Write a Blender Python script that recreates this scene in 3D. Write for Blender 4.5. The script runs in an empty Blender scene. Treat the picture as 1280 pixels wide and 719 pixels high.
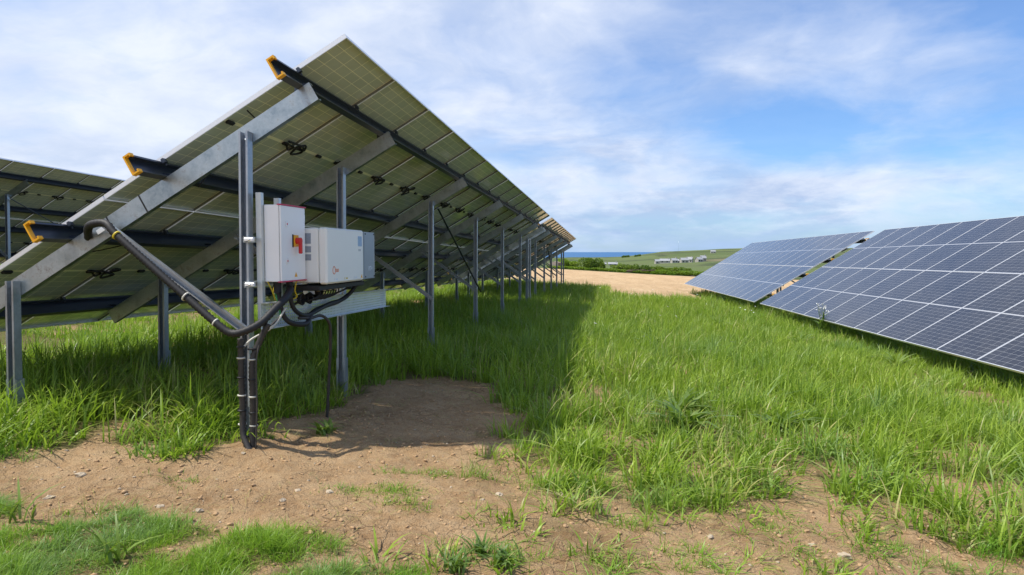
import bpy, math, random
import numpy as np
from mathutils import Vector, Matrix
rng = np.random.default_rng(7); random.seed(7)
scn = bpy.context.scene
C = scn.collection
R = math.radians

# ------------------------------------------------------------------ helpers
def link(o, parent=None):
    C.objects.link(o)
    if parent is not None: o.parent = parent
    return o
def tag(o, label=None, cat=None, group=None, kind=None):
    if label: o['label'] = label
    if cat: o['category'] = cat
    if group: o['group'] = group
    if kind: o['kind'] = kind
    return o
def empty(name, loc=(0,0,0)):
    o = bpy.data.objects.new(name, None); o.location = loc; o.empty_display_size = .2
    return link(o)
class MB:
    def __init__(s): s.v=[]; s.f=[]; s.m=[]; s.sm=[]
    def add(s, vs, fs, m=0, smooth=False):
        b=len(s.v); s.v += [tuple(map(float,p)) for p in vs]
        for f in fs: s.f.append([b+i for i in f]); s.m.append(m); s.sm.append(smooth)
        return s
    def box(s, lo, hi, m=0):
        x0,y0,z0=lo; x1,y1,z1=hi
        vs=[(x0,y0,z0),(x1,y0,z0),(x1,y1,z0),(x0,y1,z0),(x0,y0,z1),(x1,y0,z1),(x1,y1,z1),(x0,y1,z1)]
        return s.add(vs,[(0,3,2,1),(4,5,6,7),(0,1,5,4),(1,2,6,5),(2,3,7,6),(3,0,4,7)],m)
    def rbox(s, lo, hi, r=.01, m=0):          # box with bevelled edges
        lo=np.array(lo,float);hi=np.array(hi,float);c=(lo+hi)/2;h=(hi-lo)/2
        vs=[];idx={}
        for sx in(-1,1):
            for sy in(-1,1):
                for sz in(-1,1):
                    for k in range(3):
                        p=[sx*(h[0]-r),sy*(h[1]-r),sz*(h[2]-r)]; p[k]+= (sx,sy,sz)[k]*r
                        idx[(sx,sy,sz,k)]=len(vs); vs.append(c+p)
        fs=[]
        for k in range(3):
            a,b=[i for i in range(3) if i!=k]
            for sg in(-1,1):
                q=[]
                for (u,w) in((-1,-1),(1,-1),(1,1),(-1,1)):
                    t=[0,0,0];t[k]=sg;t[a]=u;t[b]=w;q.append(idx[(*t,k)])
                if (sg>0)==(k==1): q=q[::-1]
                fs.append(q)
        for k in range(3):
            a,b=[i for i in range(3) if i!=k]
            for u in(-1,1):
                for w in(-1,1):
                    q=[]
                    for (sg,kk) in((-1,a),(1,a),(1,b),(-1,b)):
                        t=[0,0,0];t[k]=sg;t[a]=u;t[b]=w;q.append(idx[(*t,kk)])
                    fs.append(q)
        for sx in(-1,1):
            for sy in(-1,1):
                for sz in(-1,1): fs.append([idx[(sx,sy,sz,k)] for k in range(3)])
        return s.add(vs,fs,m)
    def prism(s, outline, p0, p1, A, B, m=0): # outline in (a,b) coords swept from p0 to p1
        p0=np.array(p0,float);p1=np.array(p1,float);A=np.array(A,float);B=np.array(B,float)
        n=len(outline);vs=[p0+a*A+b*B for a,b in outline]+[p1+a*A+b*B for a,b in outline]
        fs=[(i,(i+1)%n,n+(i+1)%n,n+i) for i in range(n)]+[list(range(n))[::-1],list(range(n,2*n))]
        return s.add(vs,fs,m)
    def tube(s, pts, r, seg=8, sub=6, m=0, corr=0, smooth=True, pitch=.012):
        P=spline(pts,sub) if sub>1 else np.array(pts,float)
        if corr:                               # corrugated hose: resample densely, alternate the radius
            d=np.r_[0,np.cumsum(np.linalg.norm(np.diff(P,axis=0),axis=1))]
            n=int(d[-1]/(pitch/2)); u=np.linspace(0,d[-1],n)
            P=np.array([np.interp(u,d,P[:,i]) for i in range(3)]).T
            rr=np.where(np.arange(n)%2==0,r,r*(1-corr))
        else: rr=np.full(len(P),r)
        T=np.gradient(P,axis=0);T/=np.linalg.norm(T,axis=1)[:,None]+1e-9
        ref=np.array([0,0,1.]) if abs(T[0][2])<.9 else np.array([1.,0,0])
        N=np.cross(T[0],ref);N/=np.linalg.norm(N);vs=[]
        for i,p in enumerate(P):
            N=N-T[i]*N.dot(T[i]);N/=np.linalg.norm(N);Bn=np.cross(T[i],N)
            for k in range(seg):
                a=2*math.pi*k/seg; vs.append(p+rr[i]*(math.cos(a)*N+math.sin(a)*Bn))
        fs=[(i*seg+k,i*seg+(k+1)%seg,(i+1)*seg+(k+1)%seg,(i+1)*seg+k) for i in range(len(P)-1) for k in range(seg)]
        fs+=[list(range(seg))[::-1],[(len(P)-1)*seg+k for k in range(seg)]]
        return s.add(vs,fs,m,smooth)
    def build(s, name, mats, parent=None, loc=(0,0,0)):
        me=bpy.data.meshes.new(name); me.from_pydata(s.v,[],s.f)
        if not isinstance(mats,(list,tuple)): mats=[mats]
        for mt in mats: me.materials.append(mt)
        me.polygons.foreach_set('material_index',s.m); me.polygons.foreach_set('use_smooth',s.sm)
        me.update(); o=bpy.data.objects.new(name,me); o.location=loc
        return link(o,parent)
def spline(pts,sub):
    P=np.array(pts,float);Q=np.vstack([2*P[0]-P[1],P,2*P[-1]-P[-2]]);out=[]
    for i in range(1,len(Q)-2):
        for k in range(sub):
            t=k/sub;a,b,c,d=Q[i-1:i+3]
            out.append(.5*((2*b)+(-a+c)*t+(2*a-5*b+4*c-d)*t*t+(-a+3*b-3*c+d)*t**3))
    out.append(P[-1]);return np.array(out)
def Cs(w,f,l,t):
    return [(-w/2+l,f),(-w/2,f),(-w/2,0),(w/2,0),(w/2,f),(w/2-l,f),(w/2-l,f-t),(w/2-t,f-t),(w/2-t,t),(-w/2+t,t),(-w/2+t,f-t),(-w/2+l,f-t)]
def np_mesh(name, V, F, nper, mats, attrs=None, smooth=False):   # big meshes straight from numpy; F (n,nper)
    me=bpy.data.meshes.new(name); me.vertices.add(len(V)); me.vertices.foreach_set('co',V.astype(np.float32).ravel())
    n=len(F); me.loops.add(n*nper); me.loops.foreach_set('vertex_index',F.astype(np.int32).ravel())
    me.polygons.add(n); me.polygons.foreach_set('loop_start',np.arange(n,dtype=np.int32)*nper)
    if smooth: me.polygons.foreach_set('use_smooth',np.ones(n,bool))
    for k,a in (attrs or {}).items():
        t='FLOAT_VECTOR' if a.ndim==2 else 'FLOAT'
        at=me.attributes.new(k,t,'POINT'); at.data.foreach_set('vector' if a.ndim==2 else 'value',a.astype(np.float32).ravel())
    for m in (mats if isinstance(mats,(list,tuple)) else [mats]): me.materials.append(m)
    me.update(calc_edges=True); me.validate()
    return link(bpy.data.objects.new(name,me))
# value noise
_L=rng.random((512,512))
def vn(x,y):
    xi=np.floor(x).astype(int);yi=np.floor(y).astype(int);fx=x-xi;fy=y-yi
    fx=fx*fx*(3-2*fx);fy=fy*fy*(3-2*fy);g=lambda a,b:_L[a%512,b%512]
    return (g(xi,yi)*(1-fx)+g(xi+1,yi)*fx)*(1-fy)+(g(xi,yi+1)*(1-fx)+g(xi+1,yi+1)*fx)*fy
def fbm(x,y,o=4):
    s=0;a=.5;t=0
    for k in range(o): s=s+a*vn(x*2**k+17.3*k,y*2**k+9.1*k);t+=a;a*=.5
    return s/t
def sstep(a,b,x): t=np.clip((x-a)/(b-a),0,1);return t*t*(3-2*t)

# ------------------------------------------------------------------ materials
class NT:
    def __init__(s,name):
        s.m=bpy.data.materials.new(name); s.m.use_nodes=True; s.t=s.m.node_tree; s.n=s.t.nodes; s.l=s.t.links
        s.b=s.n['Principled BSDF']; s.out=s.n['Material Output']
    def new(s,t,**k):
        n=s.n.new(t)
        for a,b in k.items(): setattr(n,a,b)
        return n
    def lk(s,a,b): s.l.new(a,b)
    def math(s,op,a,b=None,c=None,clamp=False):
        n=s.new('ShaderNodeMath',operation=op,use_clamp=clamp)
        for i,x in enumerate((a,b,c)):
            if x is None: continue
            if isinstance(x,(int,float)): n.inputs[i].default_value=x
            else: s.lk(x,n.inputs[i])
        return n.outputs[0]
    def noise(s,vec,scale,detail=4,rough=.55,out='Fac'):
        n=s.new('ShaderNodeTexNoise'); n.inputs['Scale'].default_value=scale; n.inputs['Detail'].default_value=detail; n.inputs['Roughness'].default_value=rough
        if vec is not None: s.lk(vec,n.inputs['Vector'])
        return n.outputs[out]
    def mix(s,f,a,b,bt='MIX'):
        n=s.new('ShaderNodeMix',data_type='RGBA',blend_type=bt)
        for i,x in ((0,f),(6,a),(7,b)):
            if isinstance(x,(int,float)): n.inputs[i].default_value=x
            elif isinstance(x,tuple): n.inputs[i].default_value=(*x,1)
            else: s.lk(x,n.inputs[i])
        return n.outputs[2]
    def ramp(s,f,stops):
        n=s.new('ShaderNodeValToRGB'); e=n.color_ramp.elements
        while len(e)<len(stops): e.new(.5)
        for q,(p,c) in zip(e,stops): q.position=p; q.color=(*c,1)
        s.lk(f,n.inputs[0]); return n.outputs[0]
    def mr(s,v,a,b,c=0,d=1):
        n=s.new('ShaderNodeMapRange'); s.lk(v,n.inputs[0])
        for i,x in enumerate((a,b,c,d)): n.inputs[i+1].default_value=x
        return n.outputs[0]
    def bump(s,h,strength=.5,dist=.01):
        n=s.new('ShaderNodeBump'); n.inputs['Strength'].default_value=strength; n.inputs['Distance'].default_value=dist
        s.lk(h,n.inputs['Height']); s.lk(n.outputs[0],s.b.inputs['Normal']); return n
    def obj(s): return s.new('ShaderNodeTexCoord').outputs['Object']
    def pos(s): return s.new('ShaderNodeNewGeometry').outputs['Position']
    def set(s,**k):
        for a,b in k.items():
            i=s.b.inputs[a.replace('_',' ')]
            if isinstance(b,(int,float)): i.default_value=b
            elif isinstance(b,tuple): i.default_value=(*b,1)
            else: s.lk(b,i)
def plain(name,col,rough=.5,metal=0,var=.12,scale=30,bump=0):
    t=NT(name);v=t.noise(t.obj(),scale)
    c=t.mix(v,tuple(x*(1-var) for x in col),tuple(min(1,x*(1+var)) for x in col))
    t.set(Base_Color=c,Roughness=rough,Metallic=metal)
    if bump: t.bump(v,.4,bump)
    return t.m
def metal(name,a,b,rough=.42,met=.75,rust=.25):
    t=NT(name);o=t.obj()
    v=t.new('ShaderNodeTexVoronoi');v.inputs['Scale'].default_value=60;t.lk(o,v.inputs['Vector'])
    sp=t.new('ShaderNodeSeparateColor');t.lk(v.outputs['Color'],sp.inputs[0])
    n=t.noise(o,5,6,.7);c=t.mix(t.mr(n,.3,.7),a,b);c=t.mix(t.math('MULTIPLY',sp.outputs[0],.12),c,(.75,.78,.8))
    st=t.mr(t.noise(o,5,8,.8),.54,.66,0,rust);c=t.mix(st,c,(.16,.12,.10))
    t.set(Base_Color=c,Metallic=met,Roughness=t.mr(n,.3,.7,rough-.08,rough+.14));return t.m
M={}
M['galv']=metal('galvanised_steel',(.24,.29,.31),(.54,.60,.62),.38,.95,.7)
M['post']=metal('post_steel',(.26,.29,.32),(.42,.46,.50),.4,.7,.15)
M['purlin']=plain('dark_purlin_steel',(.06,.072,.095),.36,.6,.15,2)
M['alu']=plain('aluminium',(.86,.87,.88),.36,.45,.04)
M['alu_shade']=plain('aluminium_painted_shade',(.20,.21,.18),.5,.3,.05)  # same frame aluminium, recess shade on the inner walls painted in as darker grey
M['tray']=plain('zinc_tray',(.62,.66,.66),.4,.45,.08)
M['white']=plain('white_enamel',(.90,.91,.92),.35,0,.03,4)
M['cream']=plain('offwhite_plastic',(.87,.88,.84),.42,0,.03,4)
M['grey']=plain('grey_cover',(.28,.33,.38),.4,.2,.05,4)
M['red']=plain('red_plastic',(.62,.02,.02),.4)
M['pink']=plain('red_gasket',(.6,.04,.12),.5)
M['yellow']=plain('yellow_plastic',(.85,.42,.01),.45,0,.08)
M['black']=plain('black_rubber',(.013,.013,.014),.62,0,.3,60)
M['dblack']=plain('dusty_black_cable',(.05,.043,.036),.6,0,.5,25)
M['conduit']=plain('dusty_conduit',(.035,.03,.026),.55,0,.6,20)
M['tie']=plain('pale_cable_tie',(.6,.58,.5),.5)
M['label']=plain('label_grey',(.30,.34,.40),.5,0,.35,250)
M['ywire']=plain('yellow_wire',(.65,.5,.03),.5)
M['gwire']=plain('green_wire',(.05,.3,.08),.5)
M['orange']=plain('orange_print',(.75,.22,.08),.5)
M['ltprint']=plain('pale_print',(.7,.78,.85),.5)
M['blueprint']=plain('blue_print',(.3,.45,.65),.5)
M['stone']=plain('pale_stone',(.42,.34,.24),.9,0,.35,40,.006)
M['clod']=plain('soil_crumb',(.41,.265,.14),.95,0,.4,80,.004)
M['petal']=plain('white_petal',(.8,.8,.78),.6)

def panel_mat(name,front):
    t=NT(name);o=t.obj();s=t.new('ShaderNodeSeparateXYZ');t.lk(o,s.inputs[0])
    x,y=s.outputs[0],s.outputs[1]
    cw,ch=.1865,.0935
    u=t.math('DIVIDE',t.math('ADD',x,3*cw),cw)
    ya=t.math('SUBTRACT',t.math('ABSOLUTE',y),.014)
    w=t.math('DIVIDE',ya,ch)
    fu=t.math('FRACT',u);fw=t.math('FRACT',w)
    du=t.math('MULTIPLY',t.math('MINIMUM',fu,t.math('SUBTRACT',1,fu)),cw)
    dw=t.math('MULTIPLY',t.math('MINIMUM',fw,t.math('SUBTRACT',1,fw)),ch)
    g=.0016 if front else .0030
    line=t.math('MAXIMUM',t.math('LESS_THAN',du,g),t.math('LESS_THAN',dw,g*.8))
    edge=t.math('MAXIMUM',t.math('GREATER_THAN',t.math('ABSOLUTE',x),3*cw),t.math('GREATER_THAN',ya,12*ch))
    mid=t.math('LESS_THAN',ya,0)
    line=t.math('MAXIMUM',line,t.math('MAXIMUM',edge,mid))
    # each cell a touch different
    cb=t.new('ShaderNodeCombineXYZ');t.lk(t.math('FLOOR',u),cb.inputs[0]);t.lk(t.math('FLOOR',t.math('DIVIDE',y,ch)),cb.inputs[1])
    oi=t.new('ShaderNodeObjectInfo');t.lk(oi.outputs['Random'],cb.inputs[2])
    wn=t.new('ShaderNodeTexWhiteNoise');t.lk(cb.outputs[0],wn.inputs[0])
    dirt=t.noise(o,3,5,.6)
    if front:
        cell=t.mix(wn.outputs[0],(.020,.022,.031),(.030,.032,.042))
        cell=t.mix(t.mr(dirt,.4,.8,0,.12),cell,(.2,.18,.15))
        # fine bus bars
        fb=t.math('FRACT',t.math('MULTIPLY',u,10)); bar=t.math('MULTIPLY',t.math('LESS_THAN',fb,.06),.2)
        cell=t.mix(bar,cell,(.30,.31,.33))
        col=t.mix(line,cell,(.36,.37,.39))
        t.set(Base_Color=col,Roughness=.10,IOR=1.42);t.b.inputs['Specular IOR Level'].default_value=.38
    else:
        cell=t.mix(wn.outputs[0],(.48,.53,.44),(.55,.60,.49))
        cell=t.mix(t.mr(dirt,.4,.8,0,.25),cell,(.38,.37,.22))
        col=t.mix(line,cell,(.95,.94,.66))
        t.set(Base_Color=col,Roughness=.09,IOR=1.6)
    return t.m
M['pfront']=panel_mat('solar_cells_front',True); M['pback']=panel_mat('solar_cells_back',False)

def grass_mat(name,stops,trans=.45,rough=.4):
    t=NT(name);a=t.new('ShaderNodeAttribute',attribute_name='rnd');s=t.new('ShaderNodeSeparateXYZ');t.lk(a.outputs['Vector'],s.inputs[0])
    col=t.ramp(s.outputs[0],stops)
    big=t.noise(t.pos(),.35,3);col=t.mix(t.mr(big,.35,.7,0,.45),col,(.40,.50,.05));col=t.mix(t.mr(s.outputs[2],.55,.8,0,.7),col,(.20,.32,.13))
    col=t.mix(t.math('MULTIPLY',t.math('POWER',s.outputs[1],3),.22),col,(.32,.34,.10))
    t.set(Base_Color=col,Roughness=rough,IOR=1.4);t.b.inputs['Specular IOR Level'].default_value=.45
    tr=t.new('ShaderNodeBsdfTranslucent');c2=t.mix(.5,col,(.38,.62,.03));t.lk(c2,tr.inputs[0])
    mx=t.new('ShaderNodeMixShader');mx.inputs[0].default_value=trans*.85;t.lk(t.b.outputs[0],mx.inputs[1]);t.lk(tr.outputs[0],mx.inputs[2]);t.lk(mx.outputs[0],t.out.inputs[0])
    return t.m
GS=[(0,(.06,.13,.014)),(.3,(.13,.24,.023)),(.65,(.26,.40,.04)),(.9,(.42,.53,.09)),(.97,(.45,.42,.16)),(1,(.58,.48,.26))]
M['grass']=grass_mat('tall_grass_blades',GS)
M['sgrass']=grass_mat('short_grass_blades',[(0,(.07,.18,.014)),(.5,(.13,.30,.022)),(.93,(.22,.40,.04)),(1,(.5,.45,.22))])
M['weed']=grass_mat('weed_leaves',[(0,(.04,.10,.02)),(.6,(.075,.16,.035)),(1,(.14,.22,.06))],.3)
M['bush']=grass_mat('bush_leaves',[(0,(.025,.06,.012)),(.6,(.05,.11,.018)),(1,(.10,.17,.03))],.3,.55)
M['ybush']=grass_mat('yellow_green_leaves',[(0,(.08,.16,.015)),(.6,(.14,.24,.02)),(1,(.26,.30,.03))],.4,.55)

# ------------------------------------------------------------------ terrain
def xe(X): return np.where(X>0,26*np.tanh(X/26),X*1.0)
def gz(X,Y):
    X=np.asarray(X,float);Y=np.asarray(Y,float)
    Yn=np.minimum(Y,122)
    z=-.056*np.clip(xe(X),-60,60)-.0175*Yn
    # beyond the field: valley, far fields, headland, cliff to the sea
    r=np.sqrt(X*X+Y*Y); az=np.degrees(np.arctan2(X,np.maximum(Y,1e-3)))+.72
    far=np.interp(r,[122,400,900,1500,2500,2700,2760,90000],[-1.0,-9,-12.2,-15.,-19.3,-20.5,-60,-90])
    az_r=np.interp(az,[-60,-12,-5,-3,-1,1.5,3,5,8,12,20,60],[6,2,-1,-2,0,3,8.5,18.5,23.5,26,28,34])
    far=far+az_r*np.exp(-((r-2000)/800)**2)+np.interp(az,[-60,2,6,14,60],[0,0,2,7,12])*np.exp(-((r-900)/350)**2)
    far=far+(fbm(X/180,Y/180,4)-.5)*9*sstep(250,700,r)*(1-sstep(2400,2700,r))
    k=sstep(126,330,Y+0*X)*1.0
    kk=np.where(Y>0,sstep(124,330,r),0); kk=np.where(Y>0,kk*sstep(100,150,Y),0)
    return z*(1-kk)+far*kk
def poly_in(P,X,Y):
    ins=np.zeros(X.shape,bool);n=len(P)
    for i in range(n):
        x0,y0=P[i];x1,y1=P[(i+1)%n]
        c=((y0>Y)!=(y1>Y))&(X<(x1-x0)*(Y-y0)/(y1-y0+1e-12)+x0);ins^=c
    return ins
def tf(p): return ((p[0]-p[1]*.0126)*1.03,p[1]*1.03)+tuple(p[2:])
BARE=[(-3.8,3.67),(-3.39,3.85),(-3.69,4.29),(-3.58,4.46),(-3.14,3.99),(-2.68,3.99),(-2.52,4.3),(-2.54,4.75),(-2.65,5.15),(-2.53,5.68),(-2.36,6.5),(-2.32,7.48),(-2.0,7.74),(-1.25,7.43),(-.98,6.74),(-1.01,6.0),(-1.14,5.5),(-1.0,5.16),(-.62,5.24),(-.62,4.74),(-.46,4.34),(-.12,3.86),(.55,3.98),(1.06,4.35),(1.4,4.18),(1.91,4.07),(2.41,3.96),(4.5,3.4),(4.5,0),(-.75,0),(-.81,2.36),(-1.08,3.06),(-1.41,3.14),(-1.68,3.07),(-2.07,3.14),(-2.56,3.17),(-3.01,3.19),(-4.2,3.18)]
SHORT=[(-4.6,3.1),(-3.01,3.19),(-2.56,3.17),(-2.07,3.14),(-1.68,3.07),(-1.41,3.14),(-1.03,3.03),(-.75,2.61),(-.73,1.6),(-4.6,1.4)]
BARE=[tf(p) for p in BARE];SHORT=[tf(p) for p in SHORT]
SPOTS=[(1.86,5.22,.22),(3.03,8.85,.4),(4.62,9.15,.45),(-.05,7.11,.35),(1.93,4.43,.3),(-.91,7.68,.3),(-.1,7.78,.35),(1.49,4.31,.25),(.69,4.96,.22),(-1.7,7.33,.4),(0.1,5.6,.22)]
SPOTS=[tf(p) for p in SPOTS]
MOUND=[(-2.47,4.33,.16,.035),(-.9,4.9,.3,.01),(-1.9,4.6,.35,-.02)]
MOUND=[tf(p) for p in MOUND]
def warp(X,Y): return X+(fbm(X*2.3,Y*2.3,3)-.5)*.5, Y+(fbm(X*2.3+40,Y*2.3+7,3)-.5)*.5
def micro(X,Y):
    near=1-sstep(10,22,np.hypot(X,Y))
    h=(fbm(X*1.3,Y*1.3,3)-.5)*.07+(fbm(X*6,Y*6,4)-.5)*.05+(fbm(X*19+3,Y*19,3)-.5)*.028
    for x,y,r,a in MOUND: h=h+a*np.exp(-((X-x)**2+(Y-y)**2)/r**2)
    return h*near
def gzm(X,Y): return gz(X,Y)+micro(np.asarray(X,float),np.asarray(Y,float))
def zones(X,Y):           # returns tall-grass density 0..1, short-grass density 0..1, height
    wx,wy=warp(X,Y)
    bare=poly_in(BARE,wx,wy);short=poly_in(SHORT,wx,wy)
    soft=sum(poly_in(BARE,wx+.42*math.cos(q),wy+.42*math.sin(q)).astype(float) for q in (0,1.05,2.1,3.15,4.2,5.25))/6
    d=np.where(bare|short,0.,1.)
    rag=sstep(-1.4,-.4,X)*sstep(.46,.58,fbm(X*3.3+8,Y*3.3+50,3))        # ragged tufts run out into the soil at centre and right
    d=np.where(bare&(X>-1.3)&(Y>2.9),.75*rag*(.35+.65*(1-soft)),d)
    d=np.where(~bare&~short,d*(1-.55*soft*sstep(.62,.4,fbm(X*4,Y*4+33,2))),d)
    d=np.where((Y<3.0)&~bare&~short,.0,d)
    for x,y,r in SPOTS: d=d*(1-.95*np.exp(-(((X-x)/r)**2+((Y-y)/(r*.9))**2)**2))
    # the front right thins out in clumps
    cl=fbm(X*2.1+5,Y*2.1,3)
    thin=sstep(7.5,4.2,Y)*sstep(-1.6,0.2,X)
    d=d*np.where(cl>.33+.08*thin,1,.12*(1-thin)+.04)
    wide=fbm(X*.5,Y*.5+20,3); d=d*(.5+.9*wide)*sstep(.20,.42,fbm(X*5+3,Y*5,2)+.12)
    edge=np.where((X>0)&(X<5),33,42)+2*(fbm(X*.6,Y*.1,2)-.5)
    d=d*(Y<edge)
    h=.40*(.6+.8*fbm(X*.9+31,Y*.9,3))
    h=np.where((X>-1)&(Y<7.5),h*.82,h)*(1-.62*soft)
    h=np.where((X<-2.4)&(Y<5.0),h*.85,h)
    h=np.where((X>3.6)&(Y<16),np.minimum(h,.30),h)
    h=np.where(X<-6.5,h*.55,h)
    sc=fbm(X*3+11,Y*3,3)
    s=np.where(short,1.,0.)*sstep(.34,.44,sc+.25*(fbm(X*9,Y*9+4,2)-.5))
    return d,s,h

# ground sheet: fine near the camera, coarse towards the horizon
def axis(a0,a1,step,lim,grow):
    v=list(np.arange(a0,a1,step));s=step;x=v[-1]
    while x<lim: s*=grow;x+=s;v.append(x)
    return v
ax=axis(-0.013,4.5,.024,2600,1.07);axn=[-q for q in axis(.011,4.5,.024,3500,1.07)][::-1]
GX=np.array(sorted(set(axn+ax)));GY=axis(2.2,8,.024,3300,1.028)
GY=np.array([-60,-30,-15,-8,-4,-2,-.5,.5,1.2,1.7,2.0]+GY)
XX,YY=np.meshgrid(GX,GY);ZZ=gzm(XX,YY)
nx,ny=len(GX),len(GY);V=np.stack([XX.ravel(),YY.ravel(),ZZ.ravel()],1)
ii=(np.arange(ny-1)[:,None]*nx+np.arange(nx-1)[None,:]).ravel();F=np.stack([ii,ii+1,ii+nx+1,ii+nx],1)
d_,s_,h_=zones(XX,YY)
edge=np.where((XX>0)&(XX<5),33,42)
field=sstep(0,1.5,YY-edge)*(1-sstep(0,2.5,YY-(122+.01*XX)))
farz=sstep(0,2,YY-(122+.01*XX))
zone=np.stack([np.maximum(d_,s_*.8).ravel(),field.ravel(),farz.ravel()],1)
t=NT('soil_fields');p=t.pos();zz=t.new('ShaderNodeAttribute',attribute_name='zone');sz=t.new('ShaderNodeSeparateXYZ');t.lk(zz.outputs['Vector'],sz.inputs[0])
n1=t.noise(p,1.6,6,.6);n2=t.noise(p,14,6,.7);n3=t.noise(p,90,4,.7)
c=t.ramp(n1,[(.3,(.29,.17,.082)),(.5,(.45,.285,.145)),(.7,(.59,.40,.22))])
c=t.mix(t.mr(n2,.4,.65,0,.6),c,(.58,.42,.245));c=t.mix(t.mr(n3,.5,.66,0,.6),c,(.25,.155,.085))
vc=t.new('ShaderNodeTexVoronoi',feature='DISTANCE_TO_EDGE');vc.inputs['Scale'].default_value=7;vcw=t.new('ShaderNodeVectorMath',operation='MULTIPLY_ADD');t.lk(t.noise(p,6,4,.6,'Color'),vcw.inputs[0]);vcw.inputs[1].default_value=(.12,.12,.12);t.lk(p,vcw.inputs[2]);t.lk(vcw.outputs[0],vc.inputs['Vector'])
crack=t.math('MULTIPLY',t.mr(vc.outputs['Distance'],.012,.03,1,0),t.mr(t.noise(p,1.1,2),.48,.6));c=t.mix(t.math('MULTIPLY',crack,.28),c,(.14,.08,.04))
vo=t.new('ShaderNodeTexVoronoi');vo.inputs['Scale'].default_value=55;t.lk(p,vo.inputs['Vector'])
peb=t.mr(vo.outputs['Distance'],.12,.2,1,0);vs=t.new('ShaderNodeSeparateColor');t.lk(vo.outputs['Color'],vs.inputs[0])
peb=t.math('MULTIPLY',peb,t.math('GREATER_THAN',vs.outputs[0],.86));c=t.mix(peb,c,(.5,.44,.36))
damp=t.new('ShaderNodeTexCoord')
c=t.mix(t.math('MULTIPLY',sz.outputs[0],.75),c,(.11,.12,.035))
mp=t.new('ShaderNodeMapping');mp.inputs['Scale'].default_value=(1,.25,1);t.lk(p,mp.inputs[0])
f1=t.noise(mp.outputs[0],.5,7,.7);f2=t.noise(mp.outputs[0],4,5,.7)
fc=t.ramp(f1,[(.3,(.42,.275,.145)),(.5,(.54,.37,.205)),(.7,(.62,.45,.26))]);fc=t.mix(t.mr(f2,.45,.62,0,.55),fc,(.34,.22,.11));fc=t.mix(t.mr(t.noise(p,2.2,5,.7),.52,.62,0,.45),fc,(.72,.56,.35))
c=t.mix(sz.outputs[1],c,fc)
vf=t.new('ShaderNodeTexVoronoi');vf.inputs['Scale'].default_value=.0055
mp2=t.new('ShaderNodeMapping');mp2.inputs['Scale'].default_value=(1,.55,0);t.lk(p,mp2.inputs[0])
wp=t.noise(p,.003,2,.5,'Color');va=t.new('ShaderNodeVectorMath',operation='MULTIPLY_ADD');t.lk(wp,va.inputs[0]);va.inputs[1].default_value=(120,120,0);t.lk(mp2.outputs[0],va.inputs[2]);t.lk(va.outputs[0],vf.inputs['Vector'])
vsc=t.new('ShaderNodeSeparateColor');t.lk(vf.outputs['Color'],vsc.inputs[0])
gc=t.ramp(vsc.outputs[0],[(0,(.065,.09,.03)),(.3,(.10,.135,.045)),(.6,(.14,.17,.06)),(.85,(.08,.11,.04)),(1,(.22,.18,.11))])
ve=t.new('ShaderNodeTexVoronoi',feature='DISTANCE_TO_EDGE');ve.inputs['Scale'].default_value=.0055;t.lk(va.outputs[0],ve.inputs['Vector'])
gc=t.mix(t.mr(ve.outputs['Distance'],.02,.05,.75,0),gc,(.05,.07,.03))
gn=t.noise(p,.02,6,.7);gc=t.mix(t.mr(gn,.5,.7,0,.6),gc,(.11,.10,.05))
gc=t.mix(t.mr(t.noise(p,.09,4,.7),.58,.66,0,.7),gc,(.06,.085,.03))
c=t.mix(sz.outputs[2],c,gc)
t.set(Base_Color=c,Roughness=.95);t.b.inputs['Specular IOR Level'].default_value=.15
hh=t.math('ADD',t.math('ADD',n2,t.math('MULTIPLY',n3,.5)),t.math('SUBTRACT',t.math('MULTIPLY',peb,.5),t.math('MULTIPLY',crack,.4)));t.bump(hh,1.0,.045)
M['ground']=t.m
g=np_mesh('ground',V,F,4,M['ground'],{'zone':zone},True);tag(g,'bare brown soil, tan ploughed field and far green fields',None,None,'structure')

# sea
t=NT('sea_water');n=t.noise(t.pos(),.002,5,.6)
t.set(Base_Color=t.mix(n,(.02,.10,.24),(.03,.13,.29)),Roughness=.45,IOR=1.33);t.b.inputs['Specular IOR Level'].default_value=.25
mb=MB();mb.add([(-60000,2300,-42),(60000,2300,-42),(60000,90000,-42),(-60000,90000,-42)],[(0,1,2,3)])
tag(mb.build('sea',t.m),'blue sea on the horizon',None,None,'structure')

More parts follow.
